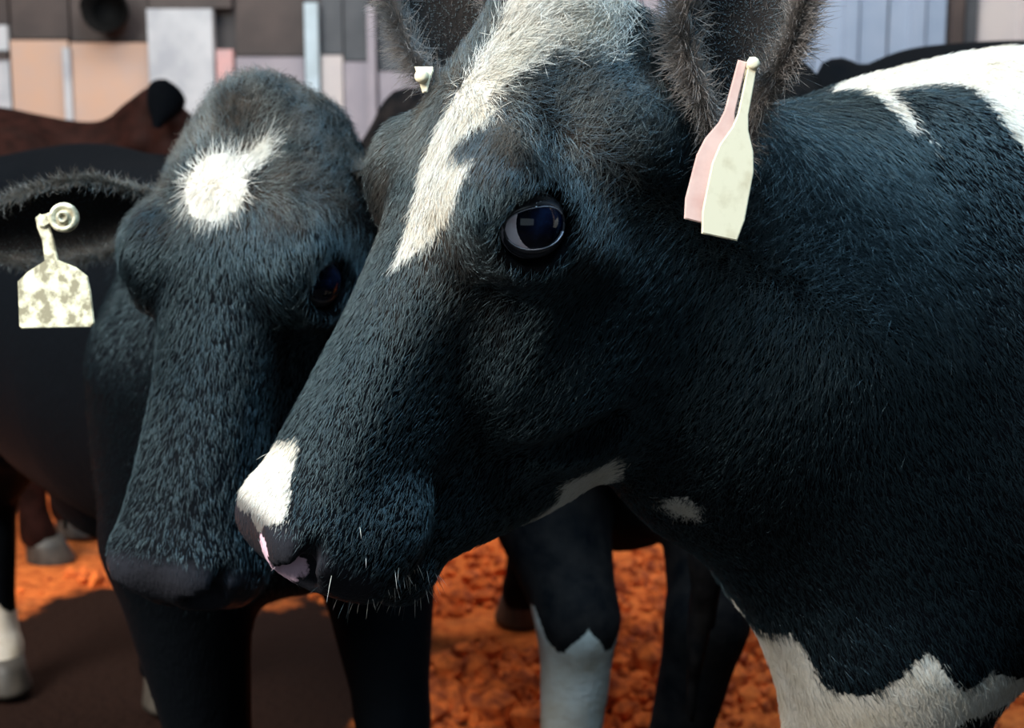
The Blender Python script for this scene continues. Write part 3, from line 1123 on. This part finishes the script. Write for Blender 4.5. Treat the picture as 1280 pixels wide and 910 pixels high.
r_, u_, f_ = np.array(RT), np.array(UP), np.array(FW)
near_ear = ear_geo(np.array(at(912, 205, 1.075)), r_ * .14 + u_ * .98 - f_ * .16, -f_ * .85 - r_ * .40, .23, .060, 1.30)
add_ear(main, root1, base1, near_ear, 32000, .019)
far_ear = ear_geo(np.array(at(624, 172, 1.17)), -r_ * .34 + u_ * .93 + f_ * .0, -f_ * .85 - r_ * .30, .21, .052, 1.2)
add_ear(main, root1, base1, far_ear, 18000)
e2r = ear_geo(second.hw(.078, -.065, -.088), -r_ * .96 - u_ * .14 - f_ * .15, -f_ * .85 - u_ * .45, .215, .054, 1.2, .02)
add_ear(second, root2, base2, e2r, 14000, .012, hair=M_HAIR)
e2l = ear_geo(second.hw(.05, -.065, .088), r_ * .95 + u_ * .22 + f_ * .1, -f_ * .85 - u_ * .45, .17, .042, 1.2, .01)
add_ear(second, root2, base2, e2l, 9000, .012, hair=M_HAIR)

# ---- ear tags (each hangs from an ear)
def flat_tag(name, outline, th, mat, parent, origin, xd, zd, bev=.0012):
    """thin plate: outline points along xd (across) and zd (down), thickness along their normal"""
    bm = bmesh.new()
    vs = [bm.verts.new((x, 0, -z)) for x, z in outline]
    fc = bm.faces.new(vs)
    ex = bmesh.ops.extrude_face_region(bm, geom=[fc])
    bmesh.ops.translate(bm, vec=(0, th, 0), verts=[v for v in ex['geom'] if isinstance(v, bmesh.types.BMVert)])
    bmesh.ops.recalc_face_normals(bm, faces=bm.faces)
    bmesh.ops.bevel(bm, geom=[e for e in bm.edges if abs(e.verts[0].co.y - e.verts[1].co.y) < 1e-6], offset=min(bev, th * .35), segments=2, affect='EDGES')
    o = link(name, bm_mesh(name, bm), mat, parent)
    xd, zd = Vector(xd).normalized(), Vector(zd).normalized()
    yd = (-zd).cross(xd)
    xd = yd.cross(-zd)
    M = Matrix((xd, yd, -zd)).transposed().to_4x4()
    M.translation = Vector(origin)
    o.matrix_local = M
    return o


def lathe(name, prof, mat, parent, loc, axis, n=28):
    bm = bmesh.new()
    rows = []
    for r_k, h_k in prof:
        rows.append([bm.verts.new((math.cos(2 * math.pi * k / n) * r_k, math.sin(2 * math.pi * k / n) * r_k, h_k)) for k in range(n)])
    for a_, b_ in zip(rows[:-1], rows[1:]):
        for k in range(n):
            bm.faces.new((a_[k], a_[(k + 1) % n], b_[(k + 1) % n], b_[k]))
    bm.faces.new(rows[0][::-1])
    bm.faces.new(rows[-1])
    o = link(name, bm_mesh(name, bm, True), mat, parent)
    o.location = loc
    o.rotation_mode = 'QUATERNION'
    o.rotation_quaternion = Vector(axis).to_track_quat('Z', 'Y')
    return o


def rot_about(v, ax, ang):
    return np.array(Matrix.Rotation(ang, 3, Vector(ax).normalized()) @ Vector(v))


# cream tag of the front cow: two long necked leaves back to back
p0 = at(943, 72, 1.000)
t1 = empty('ear_tag', p0, 'long cream ear tag hanging from the upright ear of the front cow', 'ear tag')
dn = -u_ * .982 - r_ * .19
long_tag = [(-.0055, 0), (.0055, 0), (.0065, .040), (.010, .050), (.021, .064), (.026, .078), (.0265, .112), (.022, .127), (-.022, .127), (-.0265, .112), (-.026, .078), (-.021, .064), (-.010, .050), (-.0065, .040)]
long_tag = [(x * .60, z) for x, z in long_tag]
flat_tag('tag_panel', long_tag, .0022, M_TAG, t1, (0, 0, 0), rot_about(r_, dn, R(-9)), dn)
short_tag = [(x * 1.02, z * .925) for x, z in long_tag]
flat_tag('tag_panel', short_tag, .0022, M_TAG_PINK, t1, f_ * .010 - r_ * .0065, rot_about(r_, dn + r_ * -.055, R(-4)), dn - r_ * .055)
lathe('stud', [(.0025, -.0016), (.0042, -.001), (.0045, .0), (.003, .002), (.0035, .030), (.006, .031), (.006, .034)], M_TAG, t1, np.array((0, 0, .0)) + dn * .004, f_)

# dirty tag with a looped neck, on the drooping ear of the cow behind
DT = 1.315
k_ = DT / FOCAL
p0 = at(80, 272, DT)
t2 = empty('ear_tag', p0, 'dirty pale yellow ear tag with a round stud on the drooping ear at the left', 'ear tag')
pts_ = [(17, 352), (30, 340), (53, 326), (50, 300), (44, 284), (42, 272), (48, 267), (55, 271), (60, 281), (66, 300), (71, 325), (94, 334), (109, 345), (113, 365), (117, 404), (112, 409), (22, 411), (18, 408)]
flat_tag('tag_panel', [((x - 80) * k_, (y - 272) * k_) for x, y in pts_], .0022, M_TAG_DIRTY, t2, (0, 0, 0), r_ * .98 - f_ * .12, -u_ + f_ * .06)
lathe('stud', [(.0075, .004), (.0135, .003), (.0138, -.001), (.0125, -.004), (.0095, -.0045), (.0085, -.0022), (.0060, -.0022), (.0055, -.0050), (.0030, -.0054), (.0025, -.003)][::-1], M_TAG_DIRTY, t2, (0, 0, 0), f_)
flat_tag('hook', [(-.026, -.001), (-.010, -.006), (.0, -.004), (.0, .004), (-.008, .003), (-.018, .009), (-.024, .008)], .0035, M_TAG_DIRTY, t2, (0, 0, 0), r_, -u_)

# small white tag low on the far ear
p0 = at(529, 86, 1.09)
k_ = 1.09 / FOCAL
t3 = empty('ear_tag', p0, 'small white ear tag low on the far ear beside the white blaze', 'ear tag')
flat_tag('tag_panel', [((x - 529) * k_, (y - 86) * k_) for x, y in [(518, 83), (541, 83), (542, 88), (537, 102), (534, 115), (528, 116), (524, 103)]], .002, M_TAG, t3, (0, 0, 0), r_, -u_)
lathe('stud', [(.0025, -.004), (.005, -.003), (.0055, 0), (.003, .002), (.0025, .020)], M_TAG, t3, dn * .006, f_)


# ---- whiskers of the front cow
def whisk():
    P, D, Ln = [], [], []
    q = (V1 - O1) / HS1
    s_, d_, l_ = q @ a1, q @ d1, q @ l1
    Nv = vnormals(V1, Q1)
    chin = np.where((s_ > .425) & (d_ < -.105) & (d_ > -.20) & (np.abs(l_) < .075))[0]
    lip = np.where((s_ > .40) & (d_ < -.03) & (d_ > -.12) & (np.abs(l_) > .045))[0]
    for pool, n, L in ((chin, 150, (.004, .014)), (lip, 14, (.008, .018))):
        for i in rng.choice(pool, n):
            P.append(V1[i])
            D.append(Nv[i] + a1 * .55 + rng.normal(0, .25, 3))
            Ln.append(rng.uniform(*L))
    P, D, Ln = np.array(P), np.array(D), np.array(Ln)[:, None]
    D /= np.linalg.norm(D, axis=1)[:, None]
    g_ = np.array((0, 0, -1.))
    pts = np.stack([P - D * .001 + D * Ln * k + g_ * Ln * .25 * k * k for k in (0, .35, .7, 1)], 1)
    n = len(P)
    strands('whiskers', root1, base1, pts, np.array([.00019, .00016, .00011, .00003]),
            dict(mark=rng.choice([-1., 1.], n, p=[.35, .65]), brown=np.zeros(n), nose=np.zeros(n), pink=np.full(n, -1.)), M_HAIR)


whisk()

# dark ear of the brown cow
e5 = ear_geo(np.array(at(194, 160, 3.70)), r_ * .25 + u_ * .8 - f_ * .3, f_, .13, .072, 1.5)
add_ear(brown, root_b, np.array((brown.o[0], brown.o[1], 0)), e5, 0, mat=M_COAT, brown=0)

# ---- short coat of the two near heads and necks
def coat(name, root, base, V, Q, A, cow, n, length, focus, reach):
    Nv = vnormals(V, Q)
    O, a, d, l = cow.head
    q = (V - O) / cow.hs
    s_, d_, l_ = q @ a, q @ d, q @ l
    wt = np.clip(1.2 - np.linalg.norm(V - focus, axis=1) / reach, .0, 1)**1.2
    for sd in (1, -1):
        e = np.linalg.norm(np.stack([s_, d_, l_], 1) - EYE_LOC * np.array((1, 1, sd)), axis=1)
        wt *= np.clip((e - .033) / .010, 0, 1)
    wt *= 1 - A['nose'] * .97
    ln = np.full(len(V), length)
    inh = ((V - cow.hw(.22, -.1, 0))**2).sum(1) < .4**2
    ln = np.where(inh, length * np.interp(s_, [-.05, .05, .14, .25, .42, .47], [2.0, 1.7, 1.15, .85, .7, .55]), ln * 1.1)
    back = -cow.f * .55 - np.array((0, 0, .85))

    def flow(p):
        q = (p - O) / cow.hs
        s1 = q @ a
        k = np.clip((((p - cow.hw(.22, -.1, 0))**2).sum(1) - .22**2) / .10, 0, 1)[:, None]
        up = np.clip((.13 - s1) / .06, 0, 1)[:, None]       # whorl on the forehead: upwards above it, downwards below
        h = a * (1 - 1.5 * up) + d * .15 + np.clip((q @ l) / .045, -1, 1)[:, None] * l * .45
        return h * (1 - k) + back * k
    pts, HA = grow(V, Q, Nv, dict(A), wt[Q].mean(1), n, ln, flow, .34, .22, rng)
    HA['mark'] = HA['mark'] + rng.normal(0, .0022, n)
    strands(name, root, base, pts, np.array([.00018, .00016, .00012, .00004]), HA, M_HAIR)


coat('coat_hair', root1, base1, V1, Q1, A1, main, 260000, .0098, main.hw(.18, -.08, .05), .62)
coat('coat_hair', root2, base2, V2, Q2, A2, second, 70000, .0125, second.hw(.18, 0, 0), .50)
